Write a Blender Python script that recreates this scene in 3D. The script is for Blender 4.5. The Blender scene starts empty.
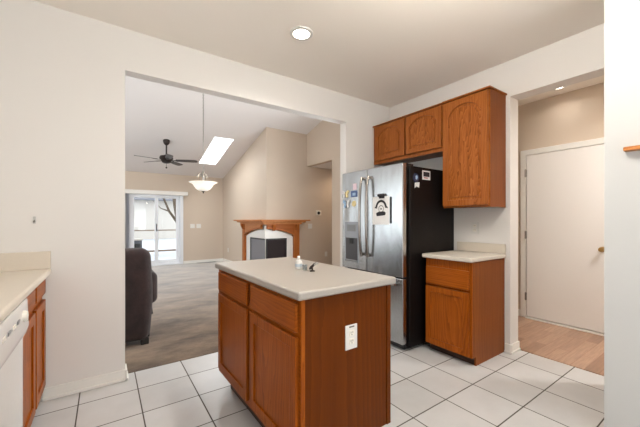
import bpy, bmesh, math, random
from mathutils import Vector, Matrix
random.seed(7)
C = bpy.context.scene.collection
SC = bpy.context.scene

# ------------------------------------------------------------------ camera
TH = 0.6081
cam_d = bpy.data.cameras.new('camera'); cam = bpy.data.objects.new('camera', cam_d); C.objects.link(cam)
cam_d.sensor_width = 36.0; cam_d.lens = 309.2 / 640 * 36.0
cam_d.shift_y = 6.7 / 640
cam_d.clip_start = 0.02; cam_d.clip_end = 200
cam.location = (0, 0, 1.245); cam.rotation_euler = (math.pi / 2, 0, -TH)
SC.camera = cam

# ------------------------------------------------------------------ world
W = bpy.data.worlds.new('world'); SC.world = W; W.use_nodes = True
_bg = W.node_tree.nodes['Background']
_bg.inputs[0].default_value = (0.93, 0.96, 1.0, 1); _bg.inputs[1].default_value = 2.6

# ------------------------------------------------------------------ daylight, mostly from unseen windows, and exposure
def daylight(name, loc, direction, sx, sy, radiance, color=(.95, .97, 1)):
    l = bpy.data.lights.new(name, 'AREA'); l.shape = 'RECTANGLE'; l.size = sx; l.size_y = sy
    l.energy = radiance * math.pi * sx * sy; l.color = color
    o = bpy.data.objects.new(name, l); C.objects.link(o); o.location = loc
    o.rotation_euler = Vector(direction).to_track_quat('-Z', 'Y').to_euler()
def portal(name, loc, direction, sx, sy):
    l = bpy.data.lights.new(name, 'AREA'); l.shape = 'RECTANGLE'; l.size = sx; l.size_y = sy
    l.cycles.is_portal = True
    o = bpy.data.objects.new(name, l); C.objects.link(o); o.location = loc
    o.rotation_euler = Vector(direction).to_track_quat('-Z', 'Y').to_euler()
daylight('kitchen_window_daylight', (-1.25, 0.55, 1.45), (1, 0, .6), .9, 1.1, .8)
daylight('rear_window_daylight', (1.0, -2.35, 1.25), (.15, 1, .8), 2.6, 1.7, 2.0)
portal('patio_door_portal', (1.15, 9.62, 1.0), (0, -1, 0), 1.3, 2.0)
daylight('skylight_daylight', (2.26, 7.83, 3.30), (0, -0.25, -1), 0.5, 1.55, 24)
daylight('living_fill_daylight', (-3.15, 6.25, 1.4), (1, 0, 0), 2.2, 5.3, 1.6)  # unseen window light, added to brighten the living room
daylight('dining_fill_daylight', (-2.05, 2.80, 1.5), (0, 1, 0), 1.5, 1.8, 15)  # added light from an unseen window, aimed towards the fireplace front
daylight('side_fill_daylight', (4.20, 3.85, 1.6), (-1, 0, 0), 1.7, 1.4, 20)  # added light from an unseen side window, lifts the fireplace front wall
SC.view_settings.view_transform = 'Standard'; SC.view_settings.look = 'None'
SC.view_settings.exposure = 0.0; SC.view_settings.gamma = 1.0; SC.view_settings.use_curve_mapping = False
LAMP_W = 4.0

# ------------------------------------------------------------------ materials
def lin(c):
    return tuple(((x / 255) / 12.92 if x / 255 <= .04045 else ((x / 255 + .055) / 1.055) ** 2.4) for x in c) + (1,)
class NT:
    def __init__(s, name):
        s.m = bpy.data.materials.new(name); s.m.use_nodes = True
        s.t = s.m.node_tree; s.b = s.t.nodes['Principled BSDF']; s.out = s.t.nodes['Material Output']
    def n(s, typ, **kw):
        x = s.t.nodes.new(typ)
        for k, v in kw.items(): setattr(x, k, v)
        return x
    def l(s, a, b): s.t.links.new(a, b)
    def math(s, op, a, b=None):
        x = s.n('ShaderNodeMath', operation=op)
        for i, v in enumerate((a, b)):
            if v is None: continue
            if isinstance(v, (int, float)): x.inputs[i].default_value = v
            else: s.l(v, x.inputs[i])
        return x.outputs[0]
    def ramp(s, fac, stops):
        r = s.n('ShaderNodeValToRGB'); e = r.color_ramp.elements
        while len(e) < len(stops): e.new(0.5)
        for i, (p, c) in enumerate(stops): e[i].position = p; e[i].color = c
        s.l(fac, r.inputs[0]); return r.outputs[0]
    def noise(s, vec, scale, detail=3, rough=.55):
        x = s.n('ShaderNodeTexNoise'); x.inputs['Scale'].default_value = scale
        x.inputs['Detail'].default_value = detail; x.inputs['Roughness'].default_value = rough
        if vec is not None: s.l(vec, x.inputs['Vector'])
        return x.outputs[0]
    def bump(s, h, strength, dist=.002):
        x = s.n('ShaderNodeBump'); x.inputs['Strength'].default_value = strength; x.inputs['Distance'].default_value = dist
        s.l(h, x.inputs['Height']); s.l(x.outputs[0], s.b.inputs['Normal'])
    def mapped(s, scale, rot=(0, 0, 0), kind='Object', rnd=0):
        tc = s.n('ShaderNodeTexCoord'); v = tc.outputs[kind]
        if rnd:
            oi = s.n('ShaderNodeObjectInfo'); vm = s.n('ShaderNodeVectorMath', operation='MULTIPLY')
            s.l(oi.outputs['Random'], vm.inputs[0]); vm.inputs[1].default_value = (rnd, rnd * .7, rnd * 3)
            va = s.n('ShaderNodeVectorMath', operation='ADD'); s.l(v, va.inputs[0]); s.l(vm.outputs[0], va.inputs[1]); v = va.outputs[0]
        mp = s.n('ShaderNodeMapping'); mp.inputs['Scale'].default_value = scale; mp.inputs['Rotation'].default_value = rot
        s.l(v, mp.inputs['Vector']); return mp.outputs[0]
    def pos(s):
        g = s.n('ShaderNodeNewGeometry'); return g.outputs['Position']

def plain(name, rgb, rough=.5, metal=0, spec=.5, bump=0, bscale=60, coat=0):
    t = NT(name); t.b.inputs['Base Color'].default_value = lin(rgb)
    t.b.inputs['Roughness'].default_value = rough; t.b.inputs['Metallic'].default_value = metal
    t.b.inputs['Specular IOR Level'].default_value = spec; t.b.inputs['Coat Weight'].default_value = coat
    v = t.mapped((1, 1, 1)); nz = t.noise(v, bscale, 4)
    mx = t.n('ShaderNodeMixRGB', blend_type='MULTIPLY'); mx.inputs[0].default_value = .06
    mx.inputs[1].default_value = lin(rgb); t.l(nz, mx.inputs[2]); t.l(mx.outputs[0], t.b.inputs['Base Color'])
    if bump: t.bump(nz, bump)
    return t.m

def oak(name, axis, light, mid, dark, rough=.34, figure=1.0):
    """red-oak grain; axis = grain direction in the part's own space"""
    t = NT(name)
    tc = t.n('ShaderNodeTexCoord'); v = tc.outputs['Object']
    sep = t.n('ShaderNodeSeparateXYZ'); t.l(v, sep.inputs[0])
    o = {'Z': (0, 1, 2), 'Y': (0, 2, 1), 'X': (1, 2, 0)}[axis]
    cb = t.n('ShaderNodeCombineXYZ')
    for i, k in enumerate(o): t.l(sep.outputs[k], cb.inputs[i])
    oi = t.n('ShaderNodeObjectInfo'); vm = t.n('ShaderNodeVectorMath', operation='MULTIPLY')
    t.l(oi.outputs['Random'], vm.inputs[0]); vm.inputs[1].default_value = (.09, .37, 2.3)
    va = t.n('ShaderNodeVectorMath', operation='ADD'); t.l(cb.outputs[0], va.inputs[0]); t.l(vm.outputs[0], va.inputs[1])
    # slow warp
    m1 = t.n('ShaderNodeMapping'); m1.inputs['Scale'].default_value = (5, 5, .9); t.l(va.outputs[0], m1.inputs[0])
    nz = t.n('ShaderNodeTexNoise'); nz.inputs['Scale'].default_value = 1.6; nz.inputs['Detail'].default_value = 3; t.l(m1.outputs[0], nz.inputs['Vector'])
    vs = t.n('ShaderNodeVectorMath', operation='SCALE'); t.l(nz.outputs['Color'], vs.inputs[0]); vs.inputs['Scale'].default_value = .09 * figure
    vd = t.n('ShaderNodeVectorMath', operation='ADD'); t.l(va.outputs[0], vd.inputs[0]); t.l(vs.outputs[0], vd.inputs[1])
    m2 = t.n('ShaderNodeMapping'); m2.inputs['Rotation'].default_value = (.02, .13 * figure, 0); m2.inputs['Scale'].default_value = (1, 1, .5)
    t.l(vd.outputs[0], m2.inputs[0])
    wv = t.n('ShaderNodeTexWave', wave_type='RINGS', rings_direction='Z', wave_profile='SAW')
    wv.inputs['Scale'].default_value = 17; wv.inputs['Distortion'].default_value = 1.2
    wv.inputs['Detail'].default_value = 3; wv.inputs['Detail Scale'].default_value = 1.5; t.l(m2.outputs[0], wv.inputs['Vector'])
    # pores
    m3 = t.n('ShaderNodeMapping'); m3.inputs['Scale'].default_value = (260, 260, 6); t.l(vd.outputs[0], m3.inputs[0])
    pn = t.noise(m3.outputs[0], 1.0, 4, .7)
    m4 = t.n('ShaderNodeMapping'); m4.inputs['Scale'].default_value = (30, 30, 1.2); t.l(va.outputs[0], m4.inputs[0])
    bn = t.noise(m4.outputs[0], 1.0, 3, .6)
    a = t.math('MULTIPLY', wv.outputs[1], .30)
    b = t.math('MULTIPLY', pn, .34); c = t.math('MULTIPLY', bn, .54)
    f = t.math('ADD', t.math('ADD', a, b), c)
    col = t.ramp(f, [(.18, lin(dark)), (.52, lin(mid)), (.95, lin(light))])
    t.l(col, t.b.inputs['Base Color'])
    t.b.inputs['Roughness'].default_value = rough; t.b.inputs['Specular IOR Level'].default_value = .11
    t.bump(f, .12, .001)
    return t.m

OAKC = dict(light=(168, 92, 28), mid=(138, 68, 14), dark=(92, 40, 5))
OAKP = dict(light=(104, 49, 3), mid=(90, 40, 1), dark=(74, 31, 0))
M = {}
M['oak_z'] = oak('oak_vertical_grain', 'Z', **OAKC)
M['oak_y'] = oak('oak_horizontal_grain', 'Y', **OAKC)
M['oak_x'] = oak('oak_cross_grain', 'X', **OAKC)
M['oak_flame'] = oak('oak_flame_figure', 'Z', (178, 110, 54), (140, 76, 30), (58, 24, 5), figure=2.6)
M['oak_up'] = oak('oak_wall_cabinet', 'Z', (170, 104, 52), (144, 80, 34), (92, 44, 12))
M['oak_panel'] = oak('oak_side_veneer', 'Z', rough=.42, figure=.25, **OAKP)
M['oak_end'] = oak('oak_cabinet_end', 'Z', (138, 78, 34), (120, 63, 25), (92, 45, 15), figure=.5)
M['mantel'] = oak('mantel_oak', 'Y', (206, 142, 86), (184, 118, 68), (136, 78, 40))  # paler than the other mantel oak, carrying the glare on the left side
M['mantel_x'] = oak('mantel_oak_cross', 'X', (182, 112, 60), (154, 86, 42), (108, 56, 24))
M['mantel_z'] = oak('mantel_oak_upright', 'Z', (192, 120, 64), (164, 94, 46), (116, 62, 28))

def paint(name, rgb, rough=.6, bump=.08):
    t = NT(name); nz = t.noise(t.pos(), 90, 4); big = t.noise(t.pos(), 1.3, 2)
    mx = t.n('ShaderNodeMixRGB', blend_type='MIX'); t.l(big, mx.inputs[0])
    mx.inputs[1].default_value = lin(rgb); mx.inputs[2].default_value = lin(tuple(min(255, x * 1.015) for x in rgb))
    t.l(mx.outputs[0], t.b.inputs['Base Color']); t.b.inputs['Roughness'].default_value = rough
    t.b.inputs['Specular IOR Level'].default_value = .3; t.bump(nz, bump, .001); return t.m
M['cream'] = paint('cream_wall_paint', (222, 218, 214))
M['ceil'] = paint('ceiling_paint', (244, 237, 228), .8, .25)
M['pantry'] = paint('dimmed_pantry_paint', (196, 196, 195))  # darkened to offset the strong lamp light on this wall
M['tan'] = paint('tan_wall_paint', (200, 184, 167))
M['vault'] = paint('vaulted_ceiling_paint', (228, 224, 223), .8, .25)
M['tan_hall'] = paint('peach_hall_paint', (204, 188, 170))
M['white_trim'] = paint('white_trim_paint', (230, 227, 221), .4, .02)
M['door'] = paint('white_door_paint', (235, 231, 227), .4, .02)

def tiles():
    t = NT('white_floor_tile'); p = t.pos(); s = t.n('ShaderNodeSeparateXYZ'); t.l(p, s.inputs[0])
    def edge(out, off, size):
        u = t.math('DIVIDE', t.math('ADD', out, -off + 50 * size), size)
        fr = t.math('FRACT', u); fl = t.math('FLOOR', u)
        d = t.math('SUBTRACT', .5, t.math('ABSOLUTE', t.math('SUBTRACT', fr, .5)))
        return t.math('MULTIPLY', d, size), fl
    dx, ix = edge(s.outputs[0], -.147, .3484); dy, iy = edge(s.outputs[1], 2.640, .3443)
    d = t.math('MINIMUM', dx, dy)
    mr = t.n('ShaderNodeMapRange'); mr.inputs[1].default_value = .0028; mr.inputs[2].default_value = .0048; t.l(d, mr.inputs[0])
    cmb = t.n('ShaderNodeCombineXYZ'); t.l(ix, cmb.inputs[0]); t.l(iy, cmb.inputs[1])
    wn = t.n('ShaderNodeTexWhiteNoise', noise_dimensions='2D'); t.l(cmb.outputs[0], wn.inputs['Vector'])
    nz = t.noise(p, 5, 5, .65)
    tile = t.ramp(t.math('ADD', t.math('MULTIPLY', nz, .7), t.math('MULTIPLY', wn.outputs['Value'], .3)),
                  [(.2, lin((190, 188, 186))), (.8, lin((206, 205, 204)))])
    mx = t.n('ShaderNodeMixRGB'); t.l(mr.outputs[0], mx.inputs[0]); mx.inputs[1].default_value = lin((74, 66, 58)); t.l(tile, mx.inputs[2])
    t.l(mx.outputs[0], t.b.inputs['Base Color'])
    rr = t.math('SUBTRACT', .8, t.math('MULTIPLY', mr.outputs[0], .48)); t.l(rr, t.b.inputs['Roughness'])
    t.bump(mr.outputs[0], .5, .002); return t.m
M['tile'] = tiles()

def carpet():
    t = NT('beige_carpet_pile'); p = t.pos()
    mp = t.n('ShaderNodeMapping'); mp.inputs['Scale'].default_value = (1.1, 1.9, 1); mp.inputs['Rotation'].default_value = (0, 0, .5); t.l(p, mp.inputs[0])
    big = t.noise(mp.outputs[0], 1.5, 6, .68); fine = t.noise(p, 160, 3)
    f = t.math('ADD', t.math('MULTIPLY', big, .85), t.math('MULTIPLY', fine, .15))
    col = t.ramp(f, [(.3, lin((46, 30, 16))), (.7, lin((150, 126, 103)))])
    t.l(col, t.b.inputs['Base Color']); t.b.inputs['Roughness'].default_value = .95
    t.b.inputs['Sheen Weight'].default_value = 1.0; t.b.inputs['Sheen Roughness'].default_value = .28
    t.b.inputs['Specular IOR Level'].default_value = .15
    t.bump(f, .6, .006); return t.m
M['carpet'] = carpet()

def planks():
    t = NT('laminate_wood_floor'); p = t.pos()
    s = t.n('ShaderNodeSeparateXYZ'); t.l(p, s.inputs[0])
    cb = t.n('ShaderNodeCombineXYZ'); t.l(s.outputs[0], cb.inputs[0]); t.l(s.outputs[1], cb.inputs[1])
    br = t.n('ShaderNodeTexBrick'); br.inputs['Scale'].default_value = 1; br.inputs['Brick Width'].default_value = .9
    br.inputs['Row Height'].default_value = .095; br.inputs['Mortar Size'].default_value = .0012
    br.inputs['Color1'].default_value = lin((140, 106, 84)); br.inputs['Color2'].default_value = lin((180, 146, 122)); br.inputs['Mortar'].default_value = lin((140, 90, 60))
    t.l(cb.outputs[0], br.inputs['Vector'])
    mp = t.n('ShaderNodeMapping'); mp.inputs['Scale'].default_value = (2.5, 30, 1); t.l(p, mp.inputs[0])
    nz = t.noise(mp.outputs[0], 2, 5, .65)
    mx = t.n('ShaderNodeMixRGB', blend_type='OVERLAY'); mx.inputs[0].default_value = .5; t.l(br.outputs[0], mx.inputs[1]); t.l(nz, mx.inputs[2])
    t.l(mx.outputs[0], t.b.inputs['Base Color']); t.b.inputs['Roughness'].default_value = .32; return t.m
M['planks'] = planks()

def laminate(name, rgb, rough=.35):
    t = NT(name); nz = t.noise(t.mapped((1, 1, 1)), 420, 2, .6)
    col = t.ramp(nz, [(.36, lin(tuple(x * .90 for x in rgb))), (.5, lin(rgb)), (.7, lin(tuple(min(255, x * 1.03) for x in rgb)))])
    t.l(col, t.b.inputs['Base Color']); t.b.inputs['Roughness'].default_value = rough; return t.m
M['lam'] = laminate('speckled_white_laminate', (168, 161, 153))
M['lam_side'] = laminate('speckled_cream_laminate', (206, 197, 184))
M['lam_warm'] = laminate('speckled_beige_laminate', (214, 203, 188))

def steel(name, rgb, axis_scale, rough=.26):
    t = NT(name); nz = t.noise(t.mapped(axis_scale), 1, 3, .6)
    t.b.inputs['Base Color'].default_value = lin(rgb); t.b.inputs['Metallic'].default_value = 1
    r = t.math('ADD', t.math('MULTIPLY', nz, .14), rough - .07); t.l(r, t.b.inputs['Roughness'])
    big = t.noise(t.mapped((1, 2.2, .7)), 2.0, 2)
    h = t.math('ADD', t.math('MULTIPLY', nz, .02), big); t.bump(h, .35, .02); return t.m
M['steel'] = steel('brushed_stainless_steel', (176, 178, 179), (500, 500, 3), .25)
M['steel_h'] = steel('polished_steel_handle', (150, 143, 137), (500, 500, 3), .24)
M['chrome'] = plain('satin_metal', (190, 188, 184), .28, 1)
M['nickel'] = plain('brushed_nickel', (150, 146, 140), .38, 1)
M['brass'] = plain('brass_knob_metal', (196, 158, 98), .3, 1)
M['fridge_side'] = plain('dark_fridge_side_coat', (16, 11, 10), .5, 0, .2, .15, 300)
M['black'] = plain('black_plastic', (22, 21, 21), .45)
M['grey_plastic'] = plain('grey_plastic', (120, 122, 124), .4)
M['dark_recess'] = plain('dark_dispenser_plastic', (62, 60, 62), .35)
M['disp_panel'] = plain('dispenser_panel', (150, 154, 160), .25)
M['appliance'] = plain('white_appliance_enamel', (236, 234, 231), .14, 0, .5, 0, 40, .3)
M['white'] = plain('white_plastic', (222, 219, 214), .35)
M['ivory'] = plain('ivory_plastic', (234, 228, 216), .4)
M['slot'] = plain('dark_outlet_slot', (92, 86, 78), .5)
M['bronze'] = plain('dark_bronze_metal', (52, 44, 42), .4, .6)
M['blade'] = plain('dark_fan_blade', (50, 42, 40), .38, 0, .5, .05, 40)
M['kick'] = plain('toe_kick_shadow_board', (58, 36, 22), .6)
M['stone'] = plain('white_stone_surround', (236, 234, 230), .3, 0, .5, .03, 20)
M['fire_metal'] = plain('black_fireplace_metal', (26, 25, 28), .4)
M['fire_glass'] = plain('dark_firebox_glass', (38, 33, 38), .08)
M['grey_pane'] = plain('grey_reflection_glass', (120, 120, 126), .4)  # reflected light on the side fireplace glass, put in as even grey
M['blind'] = plain('vertical_blind_vinyl', (206, 208, 216), .5)
M['vinyl'] = plain('white_vinyl_frame', (232, 234, 238), .35)
M['snow'] = plain('snow', (196, 200, 208), .8, 0, .3, .3, 3)
M['bark'] = plain('pale_bark', (96, 82, 68), .9, 0, .2, .5, 30)
M['deck_wood'] = plain('weathered_deck_wood', (132, 112, 94), .8)
M['siding'] = plain('pale_siding', (204, 198, 190), .8)
M['shingle'] = plain('grey_roof_shingle', (112, 114, 122), .9)
M['unit_grey'] = plain('grey_metal_box', (92, 96, 104), .6)
M['paper'] = plain('white_paper', (226, 224, 222), .8)
M['ink'] = plain('black_ink', (34, 32, 36), .8)
M['pink'] = plain('pale_pink_card', (222, 196, 204), .6)
M['blue'] = plain('blue_card', (62, 84, 128), .6)
M['navy'] = plain('navy_vinyl', (26, 40, 74), .5)
M['paleblue'] = plain('pale_blue_enamel', (150, 178, 206), .4)
M['label'] = plain('pale_label', (186, 198, 208), .5)
M['yellow'] = plain('pale_yellow_card', (224, 204, 150), .6)
M['red'] = plain('dull_red_card', (170, 70, 60), .6)
M['redbrown'] = plain('red_brown_plastic', (110, 60, 52), .45)

def plush():
    t = NT('dark_brown_plush'); v = t.mapped((1, 1, 1)); a = t.noise(v, 7, 4, .6); b = t.noise(v, 240, 2)
    col = t.ramp(a, [(.3, lin((27, 17, 16))), (.75, lin((58, 38, 38)))])
    t.l(col, t.b.inputs['Base Color']); t.b.inputs['Roughness'].default_value = .85
    t.b.inputs['Sheen Weight'].default_value = .12; t.b.inputs['Sheen Roughness'].default_value = .5
    t.bump(t.math('ADD', t.math('MULTIPLY', a, 3), b), .4, .01); return t.m
M['plush'] = plush()

def emit(name, rgb, strength, base=(240, 236, 228)):
    t = NT(name); t.b.inputs['Base Color'].default_value = lin(base)
    t.b.inputs['Emission Color'].default_value = lin(rgb); t.b.inputs['Emission Strength'].default_value = strength
    t.b.inputs['Roughness'].default_value = .4; return t.m
M['lamp'] = emit('lit_lamp_lens', (255, 246, 230), 14)
M['globe'] = emit('added_globe_glass', (255, 248, 236), 88)  # glow of the added globe lamp over the kitchen
M['bowl'] = emit('lit_frosted_glass', (255, 246, 232), .42)

def glass(name, tint=(1, 1, 1, 1), gloss=.07, rough=.02):
    t = NT(name); tr = t.n('ShaderNodeBsdfTransparent'); tr.inputs[0].default_value = tint
    gl = t.n('ShaderNodeBsdfGlossy'); gl.inputs['Roughness'].default_value = rough
    lw = t.n('ShaderNodeLayerWeight'); fr = t.math('MULTIPLY', t.math('POWER', lw.outputs['Facing'], 5), .5)
    mx = t.n('ShaderNodeMixShader'); t.l(t.math('ADD', fr, gloss), mx.inputs[0])
    t.l(tr.outputs[0], mx.inputs[1]); t.l(gl.outputs[0], mx.inputs[2]); t.l(mx.outputs[0], t.out.inputs[0]); return t.m
M['glass'] = glass('window_glass', (.97, .985, .98, 1), .03)
M['clear'] = glass('clear_trinket_glass', (.82, .86, .88, 1), .2)

# ------------------------------------------------------------------ mesh helpers
class B:
    def __init__(s): s.bm = bmesh.new()
    def box(s, x0, x1, y0, y1, z0, z1, bev=0, seg=2):
        r = bmesh.ops.create_cube(s.bm, size=1); vs = r['verts']
        for v in vs:
            v.co = Vector(((x0 + x1) / 2 + v.co.x * (x1 - x0), (y0 + y1) / 2 + v.co.y * (y1 - y0), (z0 + z1) / 2 + v.co.z * (z1 - z0)))
        if bev:
            es = list({e for v in vs for e in v.link_edges})
            bmesh.ops.bevel(s.bm, geom=es, offset=bev, segments=seg, profile=.5, affect='EDGES')
        return s
    def cyl(s, p0, p1, r0, r1=None, seg=20, cap=True):
        p0, p1 = Vector(p0), Vector(p1); d = p1 - p0
        m = Matrix.Translation((p0 + p1) / 2) @ d.to_track_quat('Z', 'Y').to_matrix().to_4x4()
        bmesh.ops.create_cone(s.bm, cap_ends=cap, segments=seg, radius1=r0, radius2=r0 if r1 is None else r1, depth=d.length, matrix=m); return s
    def ball(s, c, r, sc=(1, 1, 1), u=16, v=10):
        m = Matrix.Translation(c) @ Matrix.Diagonal((*sc, 1))
        bmesh.ops.create_uvsphere(s.bm, u_segments=u, v_segments=v, radius=r, matrix=m); return s
    def lathe(s, c, prof, seg=36, axis='Z', closed=False):
        rings = []
        for r, z in prof:
            ring = []
            for k in range(seg):
                a = 2 * math.pi * k / seg
                p = (r * math.cos(a), r * math.sin(a), z)
                if axis == 'Y': p = (p[0], p[2], p[1])
                if axis == 'X': p = (p[2], p[0], p[1])
                ring.append(s.bm.verts.new(Vector(c) + Vector(p)))
            rings.append(ring)
        n = len(rings)
        for i in range(n if closed else n - 1):
            a, b = rings[i], rings[(i + 1) % n]
            for k in range(seg):
                s.bm.faces.new((a[k], a[(k + 1) % seg], b[(k + 1) % seg], b[k]))
        if not closed:
            for ring in (rings[0], rings[-1]):
                try: s.bm.faces.new(ring)
                except Exception: pass
        return s
    def tube(s, pts, r, seg=10):
        pts = [Vector(p) for p in pts]; rings = []
        ref = Vector((0, 0, 1)) if abs((pts[-1] - pts[0]).normalized().z) < .9 else Vector((1, 0, 0))
        for i, p in enumerate(pts):
            d = (pts[min(i + 1, len(pts) - 1)] - pts[max(i - 1, 0)]).normalized()
            u = d.cross(ref).normalized(); w = d.cross(u).normalized()
            rr = r[i] if isinstance(r, (list, tuple)) else r
            rings.append([s.bm.verts.new(p + (u * math.cos(2 * math.pi * k / seg) + w * math.sin(2 * math.pi * k / seg)) * rr) for k in range(seg)])
        for a, b in zip(rings, rings[1:]):
            for k in range(seg): s.bm.faces.new((a[k], a[(k + 1) % seg], b[(k + 1) % seg], b[k]))
        s.bm.faces.new(rings[0]); s.bm.faces.new(rings[-1]); return s
    def torus(s, c, R, r, mat=None, seg=14, sec=6, stretch=1):
        mat = mat or Matrix.Identity(3); rings = []
        for k in range(seg):
            a = 2 * math.pi * k / seg; ring = []
            for j in range(sec):
                b = 2 * math.pi * j / sec
                p = Vector(((R + r * math.cos(b)) * math.cos(a), r * math.sin(b), (R + r * math.cos(b)) * math.sin(a) * stretch))
                ring.append(s.bm.verts.new(Vector(c) + mat @ p))
            rings.append(ring)
        for i in range(seg):
            a, b = rings[i], rings[(i + 1) % seg]
            for j in range(sec): s.bm.faces.new((a[j], a[(j + 1) % sec], b[(j + 1) % sec], b[j]))
        return s
    def prism(s, outer, holes, t0, t1, f):
        """polygon with holes in a plane, thickened t0..t1; f(u, v, t) -> 3D"""
        tmp = bmesh.new(); es = []
        for lp in [outer] + holes:
            vs = [tmp.verts.new((u, v, 0)) for u, v in lp]
            for i in range(len(vs)): es.append(tmp.edges.new((vs[i], vs[(i + 1) % len(vs)])))
        bmesh.ops.triangle_fill(tmp, use_beauty=True, use_dissolve=False, edges=es)
        tmp.verts.index_update(); tmp.verts.ensure_lookup_table()
        A = [s.bm.verts.new(f(v.co.x, v.co.y, t0)) for v in tmp.verts]
        Bv = [s.bm.verts.new(f(v.co.x, v.co.y, t1)) for v in tmp.verts]
        for fc in tmp.faces:
            ix = [v.index for v in fc.verts]
            s.bm.faces.new([A[i] for i in ix]); s.bm.faces.new([Bv[i] for i in reversed(ix)])
        for e in tmp.edges:
            if len(e.link_faces) == 1:
                i, j = e.verts[0].index, e.verts[1].index
                s.bm.faces.new((A[i], A[j], Bv[j], Bv[i]))
        tmp.free(); return s

OFF = {}
def obj(name, b, mat, parent=None, smooth=False, bevel=0, bseg=2):
    bm = b.bm
    bmesh.ops.recalc_face_normals(bm, faces=bm.faces)
    if parent is None:
        xs = [v.co for v in bm.verts]
        lo = [min(v[i] for v in xs) for i in range(3)]; hi = [max(v[i] for v in xs) for i in range(3)]
        off = Vector(((lo[0] + hi[0]) / 2, (lo[1] + hi[1]) / 2, lo[2]))
    else: off = OFF[parent.name]
    bmesh.ops.translate(bm, verts=bm.verts, vec=-off)
    me = bpy.data.meshes.new(name); bm.to_mesh(me); bm.free()
    me.materials.append(mat)
    o = bpy.data.objects.new(name, me); C.objects.link(o)
    if parent is None: o.location = off
    else: o.parent = parent
    OFF[o.name] = off
    if smooth:
        for p in me.polygons: p.use_smooth = True
        if smooth != 'all': me.set_sharp_from_angle(angle=math.radians(40))
    if bevel:
        md = o.modifiers.new('bevel', 'BEVEL'); md.width = bevel; md.segments = bseg; md.limit_method = 'ANGLE'; md.angle_limit = math.radians(45)
        for p in me.polygons: p.use_smooth = True
        md.harden_normals = True
    return o
def tag(o, label, cat, group=None):
    o['label'] = label; o['category'] = cat
    if group: o['group'] = group
    return o
def thing(name, label, cat, loc, group=None):
    o = bpy.data.objects.new(name, None); C.objects.link(o); o.location = loc; o.empty_display_size = .05
    OFF[o.name] = Vector(loc); return tag(o, label, cat, group)
def struct(name, b, mat, parent=None, **k):
    o = obj(name, b, mat, parent, **k)
    if parent is None: o['kind'] = 'structure'
    return o
def dup(root, delta, label, group=None):
    """copy of a thing with copies of its parts and sub-parts"""
    r = root.copy(); C.objects.link(r); r.location = root.location + Vector(delta)
    r['label'] = label
    if group: r['group'] = group
    for ch in list(root.children):
        c = ch.copy(); C.objects.link(c); c.parent = r
        for g in list(ch.children):
            d = g.copy(); C.objects.link(d); d.parent = c
    return r
def XZ(u, v, t): return Vector((u, t, v))
def YZ(u, v, t): return Vector((t, u, v))
def rect(a, b, c, d): return [(a, c), (b, c), (b, d), (a, d)]

# ------------------------------------------------------------------ setting
LS = .26; ZF = 2.52; YF = 9.435
def vz(y): return ZF + LS * (YF - y)
H = 2.74
struct('floor', B().box(-1.05, 3.27, -1.92, 2.95, -.12, 0), M['tile'])
struct('floor_living', B().box(-3.1, 5.7, 2.95, YF + .12, -.12, .004), M['carpet'])
struct('floor_hall', B().box(3.27, 4.56, -.6, 2.72, -.12, .006), M['planks'])
struct('ceiling', B().box(-1.05, 3.27, -1.92, 2.845, H, H + .14), M['ceil'])
struct('ceiling_hall', B().box(3.27, 4.56, -.6, 2.72, H, H + .14), M['ceil'])
struct('wall_back', B().prism([(-3.1, 0), (.13, 0), (.13, 2.415), (2.358, 2.415), (2.358, 0), (4.14, 0), (4.14, 4.3), (-3.1, 4.3)], [rect(-2.8, -1.3, .6, 2.4)], 2.845, 2.955, XZ), M['cream'])
struct('wall_right', B().prism([(-1.92, 0), (.535, 0), (.535, 2.402), (1.355, 2.402), (1.355, 0), (2.845, 0), (2.845, H), (-1.92, H)], [], 3.11, 3.27, YZ), M['cream'])
struct('wall_pantry', B().box(2.40, 3.11, -1.8, .535, 0, H), M['pantry'])
struct('wall_left', B().prism(rect(-1.92, 2.845, 0, H), [rect(0, 1.1, 1.1, 2.0)], -1.05, -.93, YZ), M['cream'])
struct('wall_rear', B().prism(rect(-.93, 2.40, 0, H), [rect(-.55, 2.05, .6, 2.3)], -1.92, -1.8, XZ), M['cream'])
# living room shell
def VA(u, v, t): return Vector((u, v, vz(v) + t))
struct('ceiling_vaulted', B().prism(rect(-3.1, 5.7, 2.955, YF + .12), [rect(2.03, 2.49, 7.09, 8.56)], 0, .22, VA), M['vault'])
struct('wall_far', B().prism(rect(-3.1, 2.961, 0, 2.7), [rect(.517, 1.772, .02, 1.96)], YF, YF + .12, XZ), M['tan'])
struct('wall_chimney_side', B().prism([(6.46, 0), (YF + .12, 0), (YF + .12, vz(YF + .12) + .05), (6.46, vz(6.46) + .05)], [], 2.961, 3.081, YZ), M['tan'])
struct('wall_chimney_front', B().prism(rect(2.961, 5.7, 0, vz(6.343)), [], 6.343, 6.46, XZ), M['tan'])
struct('wall_living_right', B().prism([(2.955, 0), (5.325, 0), (5.325, 2.55), (6.343, 2.55), (6.343, vz(6.343)), (2.955, vz(2.955))], [rect(3.15, 4.55, .75, 2.45)], 4.022, 4.14, YZ), M['tan'])
struct('wall_living_left', B().prism(rect(2.955, YF, 0, 4.25), [rect(3.6, 8.9, .3, 2.5)], -3.1, -3.0, YZ), M['tan'])
struct('wall_passage', B().box(4.14, 5.7, 5.2, 5.325, 0, 2.6), M['tan_hall'])
struct('wall_passage_end', B().box(5.6, 5.7, 5.325, 6.343, 0, 2.6), M['tan_hall'])
struct('ceiling_passage', B().box(4.14, 5.6, 5.325, 6.343, 2.55, 2.65), M['vault'])
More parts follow.
